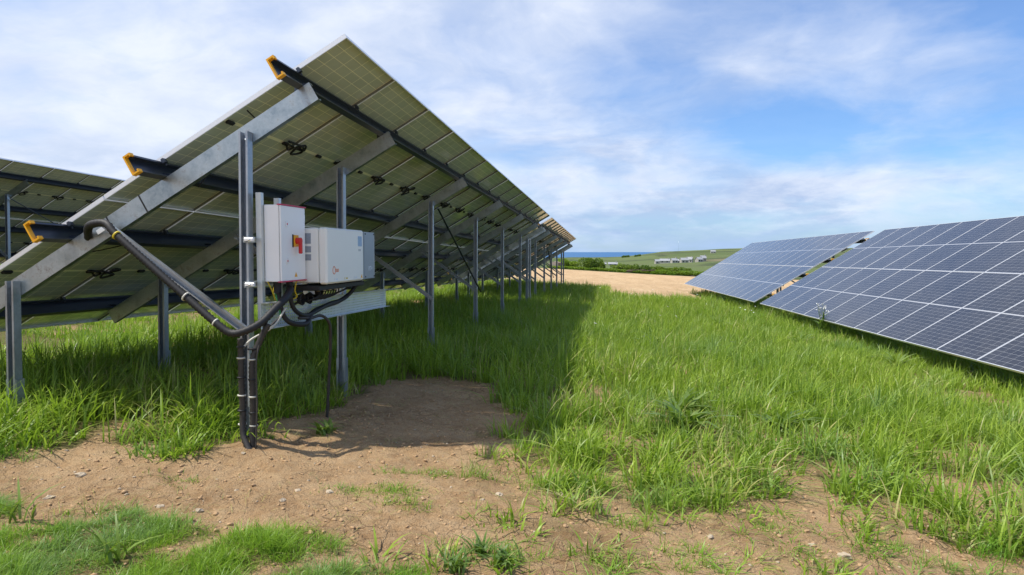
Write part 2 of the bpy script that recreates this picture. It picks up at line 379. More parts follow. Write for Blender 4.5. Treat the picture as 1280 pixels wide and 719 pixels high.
# ------------------------------------------------------------------ grass
def blades(P,H,W,lean,phi,seg,rnd,curl=1.0):
    n=len(P);s=np.linspace(0,1,seg+1)
    Lx,Ly=np.cos(phi),np.sin(phi)
    fa=phi+rng.normal(math.pi/2,.5,n);wx,wy=np.cos(fa),np.sin(fa)
    rows=[];tt=[]
    for k,q in enumerate(s):
        up=H*(q-lean*.42*q**(2.2)*curl);out=H*lean*q**1.8
        c=np.stack([P[:,0]+Lx*out,P[:,1]+Ly*out,P[:,2]+up],1)
        if k<seg:
            w=W*(1-.75*q**1.6)*.5*(0.75+.6*min(q*4,1)*.4)
            o=np.stack([wx*w,wy*w,np.zeros(n)],1);rows+= [c-o,c+o];tt+=[q,q]
        else: rows.append(c);tt.append(1)
    K=2*seg+1;V=np.stack(rows,1).reshape(-1,3)
    base=np.arange(n)[:,None]*K;tr=[]
    for k in range(seg-1):
        a=2*k;tr+=[[a,a+1,a+3],[a,a+3,a+2]]
    tr.append([2*seg-2,2*seg-1,2*seg])
    F=(base[:,:,None]+np.array(tr)[None]).reshape(-1,3)
    at=np.zeros((n,K,3));at[:,:,0]=rnd[:,None];at[:,:,1]=np.array(tt)[None];at[:,:,2]=fbm(P[:,0]*1.7+60,P[:,1]*1.7,2)[:,None]*.75+vn(P[:,0]*14,P[:,1]*14)[:,None]*.25
    return V,F,at.reshape(-1,3)
def tufts(x0,x1,y0,y1,dens,per,spread,W,seg,kind='tall',hmul=1.0,keep=None):
    n=int((x1-x0)*(y1-y0)*dens);X=rng.uniform(x0,x1,n);Y=rng.uniform(y0,y1,n)
    vis=(X>-.98*Y-1.5)&(X<.66*Y+1.0)                 # what the camera and a step aside can see
    X,Y=X[vis],Y[vis]
    d,s,h=zones(X,Y)
    if keep is not None: d=d*keep(X,Y)
    q=d if kind=='tall' else s
    m=rng.random(len(X))<q;X,Y,h=X[m],Y[m],h[m]
    if kind=='short': h=np.full(len(X),.12)*(.15+1.5*fbm(X*4,Y*4,2)**1.5)
    return expand(X,Y,h*hmul,per,spread,W,seg,kind)
def expand(X,Y,h,per,spread,W,seg,kind,lm=.46,ls=.4):
    n=len(X);idx=np.repeat(np.arange(n),per);m=len(idx)
    dx=rng.normal(0,spread,m);dy=rng.normal(0,spread,m)
    bx,by=X[idx]+dx,Y[idx]+dy
    H=h[idx]*rng.uniform(.4,1.2,m)*np.repeat(rng.uniform(.65,1.25,n),per)
    wind=.25
    vx=dx/spread*.5+rng.normal(0,.6,m)+wind;vy=dy/spread*.5+rng.normal(0,.6,m)
    phi=np.arctan2(vy,vx);lm_=lm+.28*sstep(7,4.5,by);lean=np.clip(np.abs(rng.normal(lm_,ls,m)),.03,1.5)
    tr=np.repeat(rng.random(n),per);rnd=np.clip(.5*tr+.5*rng.random(m)*.95,0,.94)
    rnd=np.where(rng.random(m)<.02+.30*sstep(.58,.75,fbm(bx*1.1+90,by*1.1,3)),rng.uniform(.95,1,m),rnd)
    P=np.stack([bx,by,gzm(bx,by)-.02],1)
    return blades(P,H,W*rng.uniform(.6,1.3,m),lean,phi,seg,rnd)
def merge(L):
    Vs=[];Fs=[];As=[];b=0
    for v,f,a in L: Vs.append(v);Fs.append(f+b);As.append(a);b+=len(v)
    return np.vstack(Vs),np.vstack(Fs),np.vstack(As)
left=lambda X,Y:np.where(X<-6.6,.7,1.)
L=[tufts(-6.5,6,2.8,8.3,84,16,.05,.0145,4),
   tufts(-14,8,8.3,16,46,16,.055,.0145,3,keep=left),
   tufts(-14,8,16,28,22,15,.08,.020,2,keep=left),
   tufts(-14,9,28,43,10,14,.12,.034,2,keep=left),
   tufts(-34,-14,10,42,11,14,.14,.04,2,hmul=1.2)]
V,F,A=merge(L);print('grass tris',len(F))
o=np_mesh('grass',V,F,3,M['grass'],{'rnd':A});tag(o,'tall green cereal grass growing between and under the solar tables','grass',None,'stuff')
L=[tufts(-4.8,-.4,1.4,3.5,1200,22,.024,.0042,3,'short')]
# low tufts scattered on the bare soil
TF=[(-.78,4.3,.13),(-1.32,4.24,.05),(-1.11,4.27,.06),(-1.55,3.82,.05),(-1.42,3.81,.05),(-1.12,3.68,.07),(-1.2,3.85,.07),(-2.51,3.69,.05),(-.34,4.18,.2),(-.67,3.15,.1),(-.42,3.19,.12),(-.98,2.87,.07),(.16,3.72,.10),(-.15,5.03,.2),(-.26,4.72,.2),(-.52,4.96,.17),(.06,3.26,.07),(.46,3.46,.07),(1.1,3.62,.06),(.42,3.28,.06),(1.55,3.84,.1),(.96,3.91,.06),(-3.71,3.7,.12),(-1.3,3.9,.05),(1.8,3.7,.12),(2.1,3.9,.16),(.0,4.3,.2),(.35,4.15,.22),(.65,4.3,.22)]
TF=[tf(p) for p in TF]
fx=[];fy=[];fh=[]
for x,y,h in TF:
    k=int(26 if h<.09 else 16);r=.06 if h<.09 else .055
    fx+=list(x+rng.normal(0,r*1.5,k));fy+=list(y+rng.normal(0,r*.7,k));fh+=[h]*k
L.append(expand(np.array(fx),np.array(fy),np.array(fh)*1.1,9,.022,.005,3,'x'))
n=150;X=rng.uniform(-.9,3.2,n);Y=rng.uniform(2.7,4.9,n);m=(fbm(X*2.5+19,Y*2.5,3)>.47)&(zones(X,Y)[0]<.5);k=int(m.sum())
L.append(expand(X[m],Y[m],rng.uniform(.07,.15,k),22,.035,.0075,3,'x',1.1,.3))
n=500;X=rng.uniform(-3.8,3,n);Y=rng.uniform(2.3,7.5,n);m=(poly_in(BARE,X,Y))&(fbm(X*2.5+9,Y*2.5,3)>.56)
L.append(expand(X[m],Y[m],np.full(m.sum(),.045),7,.03,.004,2,'x'))
V,F,A=merge(L);o=np_mesh('short_grass',V,F,3,M['sgrass'],{'rnd':A});tag(o,'short bright green grass on the soil in the foreground','grass',None,'stuff')
# straw litter and gravel on the bare soil
n=11000;X=rng.uniform(-4.4,4.5,n);Y=rng.uniform(2.3,8,n);m=rng.random(n)<.12+1.3*sstep(.5,.68,fbm(X*1.8+70,Y*1.8,3));X,Y=X[m],Y[m];n=len(X);P=np.stack([X,Y,gzm(X,Y)+.003],1)
V,F,A=blades(P,rng.uniform(.02,.09,n),np.full(n,.003),np.full(n,2.2),rng.uniform(0,6.28,n),2,rng.uniform(.96,1,n),1.05)
o=np_mesh('straw_litter',V,F,3,M['grass'],{'rnd':A});tag(o,'dry straw bits lying on the soil','straw',None,'stuff')
def rock(r,seed,flat=.55):
    rr=np.random.default_rng(seed);phi=(1+5**.5)/2
    v=np.array([(-1,phi,0),(1,phi,0),(-1,-phi,0),(1,-phi,0),(0,-1,phi),(0,1,phi),(0,-1,-phi),(0,1,-phi),(phi,0,-1),(phi,0,1),(-phi,0,-1),(-phi,0,1)])/1.9
    f=[(0,11,5),(0,5,1),(0,1,7),(0,7,10),(0,10,11),(1,5,9),(5,11,4),(11,10,2),(10,7,6),(7,1,8),(3,9,4),(3,4,2),(3,2,6),(3,6,8),(3,8,9),(4,9,5),(2,4,11),(6,2,10),(8,6,7),(9,8,1)]
    vs=[tuple(q) for q in v];ff=[];mm={}
    def mid(a,b):
        k=(min(a,b),max(a,b))
        if k not in mm: p=(np.array(vs[a])+vs[b])/2;vs.append(tuple(p/np.linalg.norm(p)));mm[k]=len(vs)-1
        return mm[k]
    for a,b,c_ in f: x,y,z=mid(a,b),mid(b,c_),mid(c_,a);ff+=[(a,x,z),(x,b,y),(z,y,c_),(x,y,z)]
    vs=np.array(vs)*(1+rr.normal(0,.2,(len(vs),1)))*r*np.array([1,rr.uniform(.6,.9),flat])
    return vs,np.array(ff)
n=900;X=rng.uniform(-4,4.5,n);Y=rng.uniform(2.3,8,n);m=(zones(X,Y)[0]<.3);X,Y=X[m],Y[m]
pr=[rock(1,k) for k in range(6)];Vs=[];Fs=[];b=0
for i in range(len(X)):
    v,f=pr[i%6];s=rng.uniform(.003,.012);a=rng.uniform(0,6.28);ca,sa=math.cos(a),math.sin(a)
    w=v*s;w=np.stack([w[:,0]*ca-w[:,1]*sa,w[:,0]*sa+w[:,1]*ca,w[:,2]],1)+[X[i],Y[i],float(gzm(X[i],Y[i]))+s*.2]
    Vs.append(w);Fs.append(f+b);b+=len(v)
o=np_mesh('gravel',np.vstack(Vs),np.vstack(Fs),3,M['stone'],None,False);tag(o,'small pebbles and soil crumbs','gravel',None,'stuff')
ST=[(-3.06,3.55,.035),(-3.0,3.25,.03),(-2.37,3.3,.025),(-2.13,3.29,.022),(-1.78,3.74,.02),(-2.4,4.22,.018),(-1.58,3.73,.028),(-1.66,3.12,.04),(-.68,3.85,.02),(-.6,3.98,.025),(-2.1,3.61,.016),(-1.77,3.52,.02),(1.28,3.67,.03),(.6,3.68,.025),(-.23,4.12,.022),(1.14,3.75,.02)]
n=22000;X=rng.uniform(-4.2,4.5,n);Y=rng.uniform(2.3,8.5,n);m=(zones(X,Y)[0]<.5)&(rng.random(n)<.25+.9*fbm(X*3+2,Y*3,3)**2*2);X,Y=X[m],Y[m];Vs=[];Fs=[];b=0
for i in range(len(X)):
    v,f=pr[i%6];s=.003+.014*rng.random()**4;a=rng.uniform(0,6.28);ca,sa=math.cos(a),math.sin(a);q=v*s
    Vs.append(np.stack([q[:,0]*ca-q[:,1]*sa,q[:,0]*sa+q[:,1]*ca,q[:,2]],1)+[X[i],Y[i],float(gzm(X[i],Y[i]))+s*.15]);Fs.append(f+b);b+=len(v)
o=np_mesh('soil_crumbs',np.vstack(Vs),np.vstack(Fs),3,M['clod'],None,False);tag(o,'brown crumbs of loose soil','soil',None,'stuff')
ST=[tf(p) for p in ST]
for i,(x,y,r) in enumerate(ST):
    v,f=rock(r,40+i);mb=MB();mb.add(v,[tuple(q) for q in f],0,False);o=mb.build('stone',M['stone'],None,(x,y,float(gzm(x,y))+r*.08));o.rotation_euler.z=i*1.3
    tag(o,'small pale stone lying on the bare brown soil','stone','pale stones scattered on the bare soil')

# ------------------------------------------------------------------ solar table
TH=.5317;ct,sn=math.cos(TH),math.sin(TH)
PW,PL,GAP=1.142,2.286,.012
NP=15;TL=NP*PW+(NP-1)*GAP
TOPH=3.05                                  # height of the top edge above the Empty
S_=np.array([-ct,0,-sn]);N_=np.array([sn,0,-ct]);Yv=np.array([0,1.,0])
def LP(t,y,n): return np.array([0,y,TOPH])+t*S_+n*N_
# panel: local x along the row, y up the slope, z out of the glass
def rot_panel():
    ux=Vector((0,1,0));uy=Vector(tuple(-S_));uz=Vector(tuple(-N_))
    # keep right handed: x cross y must be z ; (0,1,0)x(ct,0,sn)=(sn,0,-ct) = N_ so flip x
    ux=-ux
    return Matrix((ux,uy,uz)).transposed().to_euler()
PROT=rot_panel()
ft=.035
def laminate():
    mb=MB();a,b=PW/2-.004,PL/2-.004
    vs=[(-a,-b,-.009),(a,-b,-.009),(a,b,-.009),(-a,b,-.009),(-a,-b,-.003),(a,-b,-.003),(a,b,-.003),(-a,b,-.003)]
    mb.add(vs,[(0,3,2,1)],1).add(vs,[(4,5,6,7)],0).add(vs,[(0,1,5,4),(1,2,6,5),(2,3,7,6),(3,0,4,7)],2);return mb
def pframe():
    mb=MB();a,b=PW/2,PL/2
    for sx in(-1,1):
        x0,x1=sorted((sx*a,sx*(a-.013)));mb.box((x0,-b,-.012+.0115),(x1,b,0))     # front lip
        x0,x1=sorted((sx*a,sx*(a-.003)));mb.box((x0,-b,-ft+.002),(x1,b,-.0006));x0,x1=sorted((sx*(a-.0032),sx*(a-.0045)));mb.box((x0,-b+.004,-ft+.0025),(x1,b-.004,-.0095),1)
        x0,x1=sorted((sx*(a-.0005),sx*(a-.010)));mb.box((x0,-b+.001,-ft),(x1,b-.001,-ft+.002))
    for sy in(-1,1):
        y0,y1=sorted((sy*b,sy*(b-.011)));mb.box((-a+.013,y0,-.0005),(a-.013,y1,-.0002))
        y0,y1=sorted((sy*b,sy*(b-.003)));mb.box((-a+.003,y0,-ft+.002),(a-.003,y1,-.0006))
        y0,y1=sorted((sy*(b-.0005),sy*(b-.010)));mb.box((-a+.012,y0,-ft),(a-.012,y1,-ft+.002))
    return mb
def jbox(): mb=MB();mb.rbox((-.045,-.018,-.032),(.045,.018,-.0095),.005);return mb
def cable(k):
    rr=random.Random(k);j=lambda a:rr.uniform(-a,a)*2
    mb=MB();x=PW/2
    # two leads that leave the outer boxes, curl into a loop and cross to the neighbour
    mb.tube([(x-.12,0,-.03),(x-.16,.05+j(.02),-.05),(x-.06,.09+j(.02),-.06),(x+.02,.03,-.065),(x-.03,-.05+j(.02),-.06),(x-.13,-.045,-.05),(x-.15,.0,-.055),(x-.05,.06+j(.02),-.07),(x+.07,.07,-.06),(x+.2,.055+j(.01),-.05)],.011,5,4)
    mb.tube([(x+.12,0,-.03),(x+.06,-.035,-.05),(x+.04,.02,-.05),(x+.12,.06+j(.02),-.05),(x+.2,.03,-.045)],.010,5,4)
    return mb
def thin_purlin():
    mb=MB();mb.prism(Cs(.14,.05,.016,.004),(0,-.33,0),(0,TL+.33,0),N_,-S_);return mb
POSTY=[-.09,1.71,5.17,8.63,12.09,15.55,TL+.02]
PT=[.5,1.775,2.715,4.0]
def make_table():
    root=empty('solar_table')
    lam0=fr0=jb0=None;cab=[]
    for row in (0,1):
        for i in range(NP):
            y=i*(PW+GAP)+PW/2;tc=PL/2+row*(PL+GAP)
            if lam0 is None:
                lam0=laminate().build('solar_panel',[M['pfront'],M['pback'],M['alu']],root);o=lam0
                fr0=pframe().build('panel_frame',[M['alu'],M['alu_shade']],lam0);jb0=jbox().build('junction_box',M['black'],lam0)
                cab=[cable(k).build('cable_loop',M['black'],lam0) for k in range(5)]
                kids=[(fr0,(0,0,0)),(jb0,(-.45,0,0))];
                [C.objects.unlink(q_) for q_ in cab[1:]]
                b=jb0.copy();C.objects.link(b);b.parent=lam0;b.location=(0,0,0);b2=jb0.copy();C.objects.link(b2);b2.parent=lam0;b2.location=(.45,0,0)
                jb0.location=(-.45,0,0)
            else:
                o=lam0.copy();C.objects.link(o);o.parent=root
                f=fr0.copy();C.objects.link(f);f.parent=o
                for x in(-.45,0,.45): b=jb0.copy();C.objects.link(b);b.parent=o;b.location=(x,0,0)
                if not (i==0):
                    cc=cab[(i*3+row*2)%5].copy();C.objects.link(cc);cc.parent=o
            o.location=LP(tc,y,0);e_=PROT.copy();e_.x+=random.uniform(-.0025,.0025);e_.y+=random.uniform(-.0025,.0025);o.rotation_euler=e_
    C.objects.unlink(cab[0]);bpy.data.objects.remove(cab[0])
    # purlins, caps
    pb=None;cb=None
    for k,tt in enumerate(PT):
        if pb is None:
            pb=thin_purlin().build('purlin',M['purlin'],root);p=pb
            mb=MB();mb.prism(Cs(.156,.062,.024,.012),(0,-.365,0),(0,-.325,0),N_,-S_);cb=mb.build('end_cap',M['yellow'],root);c1=cb
        else:
            p=pb.copy();C.objects.link(p);p.parent=root;c1=cb.copy();C.objects.link(c1);c1.parent=root
        p.location=LP(tt,0,ft+.072);c1.location=LP(tt,0,ft+.072)-.006*(-S_)
        c2=cb.copy();C.objects.link(c2);c2.parent=root;c2.location=LP(tt,TL+.69,ft+.072)-.006*(-S_)
    # clamps
    mb=MB();mb.prism([(-.014,.004),(.014,.004),(.014,.035),(.008,.04),(-.008,.04),(-.014,.035)],(0,-.018,0),(0,.018,0),-S_,-N_);mb.tube([(0,0,0),tuple(N_*.02)],.005,6,1)
    cl=None
    for tt in PT:
        for i in range(NP+1):
            y=i*(PW+GAP)-GAP/2
            if cl is None: cl=mb.build('clamp',M['purlin'],root);q=cl
            else: q=cl.copy();C.objects.link(q);q.parent=root
            q.location=LP(tt-.07,y,ft+.03)
    # rafters, posts, braces
    nr=ft+.144;protos={}
    def put(name,fn,mat,y,loc=None):
        if name not in protos: o=fn().build(name[0],mat,root);protos[name]=o
        else: o=protos[name].copy();C.objects.link(o);o.parent=root
        o.location=(0,y,0);return o
    def rafter():
        mb=MB();mb.prism(Cs(.145,.05,.015,.004),LP(.40,.04,nr+.073),LP(4.02,.04,nr+.073),N_,Yv);return mb
    def cleat():
        mb=MB();mb.box(LP(PT[0],0,nr)+[-.05,.092,-.04],LP(PT[0],0,nr)+[.045,.1,.06]);return mb
    def post(t,top,zb):
        X=LP(t,0,0)[0]
        def f():
            mb=MB();mb.prism(Cs(.072,.07,.016,.004),(X,.037,zb),(X,.037,top),(1,0,0),(0,-1,0))
            for z in(top-.06,top-.2): mb.tube([(X,-.0,z),(X,.045,z)],.011,6,1)
            return mb
        return f
    def pile(t,h,zb):
        X=LP(t,0,0)[0]
        def f(): mb=MB();mb.prism(Cs(.092,.075,.016,.005),(X,.045,zb),(X,.045,h),(1,0,0),(0,-1,0));return mb
        return f
    xr=LP(.8,0,0)[0];zt_r=LP(.85,0,nr+.15)[2];zt_f=LP(3.13,0,nr+.10)[2]
    def brace():
        A=np.array([LP(.8,0,0)[0]-.01,-.035,TOPH-2.19]);B=LP(2.30,-.035,nr+.08);u=(B-A)/np.linalg.norm(B-A);n=np.cross(u,[0,1,0])
        mb=MB();mb.prism(Cs(.055,.032,.008,.003),A,B,n,(0,-1,0));return mb
    for y in POSTY:
        put(('rafter',),rafter,M['galv'],y);
        for tt in PT: q=put(('cleat',),cleat,M['purlin'],y);q.location=Vector((0,y,0))+Vector(LP(tt,0,0)-LP(PT[0],0,0))
        put(('post','r'),post(.85,zt_r,.3),M['post'],y);put(('pile','r'),pile(.85,.42,-.5),M['post'],y)
        put(('post','f'),post(3.13,zt_f,.3),M['post'],y);put(('pile','f'),pile(3.13,.45,-.5),M['post'],y)
        put(('brace',),brace,M['post'],y)
    # crossed bracing rods of one bay
    X=LP(.8,0,0)[0];a,b=POSTY[2],POSTY[3]
    for (z0,z1) in((zt_r-.1,.85),(.85,zt_r-.5)):
        mb=MB();mb.prism([(-.02,0),(.02,0),(.02,.004),(-.016,.004),(-.016,.03),(-.02,.03)],(X+.05,a,z0),(X+.05,b,z1),(0,-.5,.86),(1,0,0));mb.build('cross_brace',M['purlin'],root)
        break
    return root
def copy_tree(o,parent=None):
    c=o.copy();C.objects.link(c)
    if parent is not None: c.parent=parent
    for ch in o.children: copy_tree(ch,c)
    return c
tab=make_table()
bpy.context.view_layer.update()
GRP='long ground mounted solar tables'
TBL=[((-1.93,4.739,3.0975),.0225,0,'nearest tilted solar table on steel posts, underside showing, carrying the white inverter'),
     ((-1.93,4.739+TL+.85,2.689),.0225,0,'second solar table of the same left row, beyond the inverter table, seen end on'),
     ((4.99,23.328,-.212),.0106,1,'near solar table at right, dark blue glass face towards the camera'),
     ((4.99-.023,23.328+.85,-.221),.0106,2,'far solar table of the right row, pale sky reflecting glass beside the tan field'),
     ((-13.4,9.0,3.69),.0225,0,'solar table of the row behind at far left, underside seen past the inverter table'),
     ((-13.4,9.0-TL-.85,4.10),.0225,0,'nearer solar table of the back row, at the left edge of the view'),
     ((-13.4,9.0+TL+.85,3.28),.0225,0,'farther solar table of the back row, behind the inverter table')]
for i,(p,sl,rt,lab) in enumerate(TBL):
    o=tab if i==0 else copy_tree(tab)
    if rt:                                   # right row: steeper by a degree and a half, placed by its lower edge
        Rm=Matrix.Rotation(.027,3,'Z')@Matrix.Rotation(-.0278,3,'Y')@Matrix.Rotation(-sl,3,'X')
        o.rotation_euler=Rm.to_euler();o.location=Vector(p)-Rm@Vector(LP(2*PL+GAP,TL if rt==1 else 0,0))
    else: o.location=(p[0],p[1],p[2]-TOPH);o.rotation_euler=(-sl,0,0)
    tag(o,lab,'solar table',GRP)
# length of the far tables in the picture is a little longer: nothing to do here

# ------------------------------------------------------------------ inverter station on the first two posts
CZ=1.5
PX=-2.56
def w(x,y,z): return (x,y,z+CZ)
# struts and brackets
fr=empty('mounting_frame',(PX,4.6,0.1));tag(fr,'galvanised strut frame behind the white cabinets, clamped to the first two tall posts','mounting frame')
def fadd(mb,name,mat): return mb.build(name,mat,fr,(-PX,-4.6,-.1))
for y,zt,zb in((4.585,.44,-.54),(4.86,.42,-.40),(5.35,.1,-.50),(6.05,.1,-.52)):
    mb=MB();mb.prism(Cs(.041,.041,.008,.0025),w(-2.458,y,zb),w(-2.458,y,zt),(0,1,0),(-1,0,0));fadd(mb,'strut',M['tray'])
for z in(.09,-.24):
    mb=MB();mb.prism(Cs(.041,.041,.008,.0025),w(-2.545,4.46,z),w(-2.545,6.3,z),(0,0,1),(1,0,0));fadd(mb,'rail',M['tray'])
for z in(.09,-.24):
    for y in (4.47,6.24):
        mb=MB();mb.rbox(w(-2.54,y-.012,z-.013),w(-2.47,y+.02,z+.013),.004);mb.tube([w(-2.5,y-.02,z),w(-2.5,y-.005,z)],.009,6,1);fadd(mb,'bracket',M['alu'])
# switch cabinet
x0,x1,y0,y1,z0,z1=-2.455,-2.32,4.60,5.0,-.225,.352
cab=empty('switch_cabinet',w((x0+x1)/2,(y0+y1)/2,z0));tag(cab,'tall white electrical cabinet with red rotary switch on a yellow plate','electrical cabinet')
cl=cab.location
def cadd(mb,name,mat): return mb.build(name,mat,cab,tuple(-cl))
mb=MB();mb.rbox(w(x0,y0,z0),w(x1-.018,y1,z1),.004);cadd(mb,'body',M['white'])
mb=MB();mb.rbox(w(x1-.014,y0-.001,z0+.004),w(x1,y1+.001,z1-.004),.003);door=cadd(mb,'door',M['white'])
mb=MB();mb.box(w(x1-.03,y0-.004,z1-.002),w(x1+.006,y1+.012,z1+.006));cadd(mb,'drip_strip',M['pink'])
mb=MB();mb.box(w(x1-.03,y0-.004,z0-.004),w(x1+.006,y1+.012,z0+.003));cadd(mb,'drip_strip',M['pink'])
mb=MB();mb.box(w(x1-.0185,y0+.004,z0+.004),w(x1-.0135,y1-.004,z1-.004));cadd(mb,'gasket',M['black'])
for z in(.27,-.15):
    mb=MB();mb.tube([w(x1-.008,y1+.006,z-.025),w(x1-.008,y1+.006,z+.025)],.006,8,1);cadd(mb,'hinge',M['alu'])
for z in(.21,-.07):
    mb=MB();mb.rbox(w(x1+.0005,y0+.07,z-.022),w(x1+.007,y0+.1,z+.022),.003);q=cadd(mb,'lock',M['alu'])
    mb=MB();mb.box(w(x1+.0072,y0+.08,z-.008),w(x1+.009,y0+.09,z+.008));mb.build('keyhole',M['red'],q)
ys,zs=y0+.225,.085
mb=MB();mb.rbox(w(x1+.0005,ys-.05,zs-.05),w(x1+.006,ys-.035,zs+.05),.002);cadd(mb,'switch_frame',M['black'])
mb=MB();mb.rbox(w(x1+.0005,ys-.035,zs-.045),w(x1+.012,ys+.04,zs+.045),.003);cadd(mb,'switch_plate',M['yellow'])
mb=MB();mb.tube([w(x1+.012,ys,zs),w(x1+.05,ys,zs)],.026,14,1,smooth=False);mb.rbox(w(x1+.03,ys-.012,zs-.10),w(x1+.055,ys+.018,zs+.02),.006);cadd(mb,'switch_handle',M['red'])
mb=MB();mb.add([w(x1+.0008,ys-.02,z0+.03),w(x1+.0008,ys+.03,z0+.03),w(x1+.0008,ys+.005,z0+.07)],[(0,1,2)]);cadd(mb,'warning_sticker',M['yellow'])
# inverter
X0,X1,Y0,Y1,Z0,Z1=-2.45,-2.145,5.02,5.84,-.262,.196
inv=empty('solar_inverter',w((X0+X1)/2,(Y0+Y1)/2,Z0));tag(inv,'wide off-white inverter box with grey end panel, right of the switch cabinet','inverter')
il=inv.location
def iadd(mb,name,mat,par=None):
    if par is None: return mb.build(name,mat,inv,tuple(-il))
    return mb.build(name,mat,par)
mb=MB();mb.rbox(w(X0,Y0,Z0+.01),w(X1-.075,Y1-.02,Z1-.004),.008);body=iadd(mb,'body',M['cream'])
mb=MB();mb.rbox(w(X1-.072,Y0-.004,Z0),w(X1,Y1,Z1),.014);cov=iadd(mb,'front_cover',M['cream'])
gy=Y1+.004
mb=MB();sec=[(0,-.002)]+[(.001,.0)]
prof=[(X1-.07,gy),(X1-.001,gy),(X1+.004,gy+.02),(X1+.004,gy+.25),(X1-.004,gy+.30),(X1-.02,gy+.325),(X1-.07,gy+.33)]
n=len(prof);vs=[w(x,y,Z0+.012) for x,y in prof]+[w(x,y,Z1-.012) for x,y in prof]
mb.add(vs,[(i,(i+1)%n,n+(i+1)%n,n+i) for i in range(n)]+[tuple(range(n))[::-1],tuple(range(n,2*n))]);ge=iadd(mb,'end_panel',M['grey'])
for yy in(Y0+.03,Y1-.03):
    for z in(Z0+.03,Z1-.03):
        mb=MB();mb.tube([w(X1-.001,yy,z),w(X1+.003,yy,z)],.006,8,1);iadd(mb,'screw',M['alu'])
mb=MB();mb.rbox(w(X0+.02,Y1-.015,Z0+.03),w(X1-.08,Y1+.29,Z1-.03),.008);iadd(mb,'fan_housing',M['grey'])
for yy in(gy+.03,gy+.26):
    for z in(Z0+.03,Z1-.03):
        mb=MB();mb.tube([w(X1+.003,yy,z),w(X1+.008,yy,z)],.007,8,1);mb.build('bolt',M['black'],ge)
# side labels (face the row end)
for (xa,xb,za,zb) in((-2.395,-2.345,.07,.155),(-2.395,-2.35,.0,.052),(-2.395,-2.35,-.065,-.015)):
    pass
for (xa,za,zb) in((X0+.15,.065,.15),(X0+.15,-.005,.045),(X0+.15,-.07,-.02)):
    mb=MB();mb.box(w(xa-.03,Y0-.0015,za),w(xa+.02,Y0+.001,zb));iadd(mb,'rating_label',M['label'])
mb=MB();mb.box(w(X1-.001,Y1-.14,.05),w(X1+.0012,Y1-.045,.14));iadd(mb,'display',M['blueprint'])
mb=MB();mb.box(w(X1-.001,Y1-.125,.005),w(X1+.001,Y1-.11,.025));mb.box(w(X1-.001,Y1-.095,.005),w(X1+.001,Y1-.08,.025));iadd(mb,'indicator_marks',M['label'])
mb=MB();mb.add([w(X1+.001,Y1-.085,Z0+.025),w(X1+.001,Y1-.035,Z0+.025),w(X1+.001,Y1-.05,Z0+.06)],[(0,1,2)]);iadd(mb,'warning_sticker',M['yellow'])
for yy in(.14,.36,.58):
    mb=MB();mb.box(w(X1-.001,Y0+yy,Z0+.025),w(X1+.001,Y0+yy+.006,Z0+.045));mb.box(w(X1-.001,Y0+yy+.03,Z0+.028),w(X1+.001,Y0+yy+.07,Z0+.04));iadd(mb,'port_mark',M['ltprint'] if yy!=.36 else M['ywire'])
def text(s,name,mat,size,loc,parent,shear=0):
    cu=bpy.data.curves.new(name,'FONT');cu.body=s;cu.size=size;cu.extrude=.0008;cu.shear=shear
    tmp=bpy.data.objects.new(name,cu);me=bpy.data.meshes.new_from_object(tmp);bpy.data.objects.remove(tmp)
    me.materials.append(mat);o=bpy.data.objects.new(name,me);o.rotation_euler=(R(90),0,R(90));o.location=loc;return link(o,parent)
a,b,c_=w(X1+.0012,Y0+.17,Z0+.095);text('sas','logo_lettering',M['orange'],.055,(a,b,c_),body);body.children[-1].location=(a,b,c_)
mb=MB();mb.tube([(X1+.001,Y0+.135+.026*math.cos(q),CZ+Z0+.11+.032*math.sin(q)) for q in np.linspace(0,6.2832,13)],.003,5,1);iadd(mb,'logo_ring',M['orange'])
a,b,c_=w(X1+.0045,gy+.10,Z0+.085);text('RT+','panel_lettering',M['ltprint'],.06,(a,b,c_),ge,.3)
for o in (body.children[:]+ge.children[:]):
    if 'lettering' in o.name: o.location=Vector(o.location)   # parents sit at the inverter origin: shift below
# sub-parts built in world coordinates inherit the parent's -il offset, which cancels the Empty
# cable tray
ty0,ty1=4.50,7.32;sl=.0176
tr=empty('cable_tray',(PX+.1,ty0,.9));tag(tr,'perforated galvanised cable tray under the cabinets, clamped across two posts','cable tray')
def traymat():
    t=NT('perforated_tray');o=t.pos();s=t.new('ShaderNodeSeparateXYZ');t.lk(o,s.inputs[0])
    fy=t.math('FRACT',t.math('MULTIPLY',s.outputs[1],1/.034));fz=t.math('FRACT',t.math('MULTIPLY',t.math('ADD',s.outputs[2],t.math('MULTIPLY',s.outputs[1],sl)),1/.026))
    h=t.math('MULTIPLY',t.math('LESS_THAN',t.math('ABSOLUTE',t.math('SUBTRACT',fy,.5)),.2),t.math('LESS_THAN',t.math('ABSOLUTE',t.math('SUBTRACT',fz,.5)),.16))
    n=t.noise(o,7);c=t.mix(n,(.50,.56,.56),(.68,.73,.72));t.set(Base_Color=c,Metallic=.3,Roughness=.45,Alpha=t.math('SUBTRACT',1,h));return t.m
M['perf']=traymat()
A=np.array([-2.44,ty0,CZ-.475]);B=A+np.array([0,ty1-ty0,-(ty1-ty0)*sl])
mb=MB();mb.prism([(-.095,0),(.095,0),(.095,.0015),(-.095,.0015)],A,B,(0,0,1),(1,0,0));b_=mb.build('tray_base',M['perf'],tr,tuple(-tr.location))
for s_ in(-1,1):
    mb=MB();o2=(0,0,s_*.0965);mb.prism([(-.0015,0),(.0015,0),(.0015,.055),(-.0015,.055)],A+o2,B+o2,(0,0,1),(1,0,0));mb.build('tray_flange',M['tray'],tr,tuple(-tr.location))
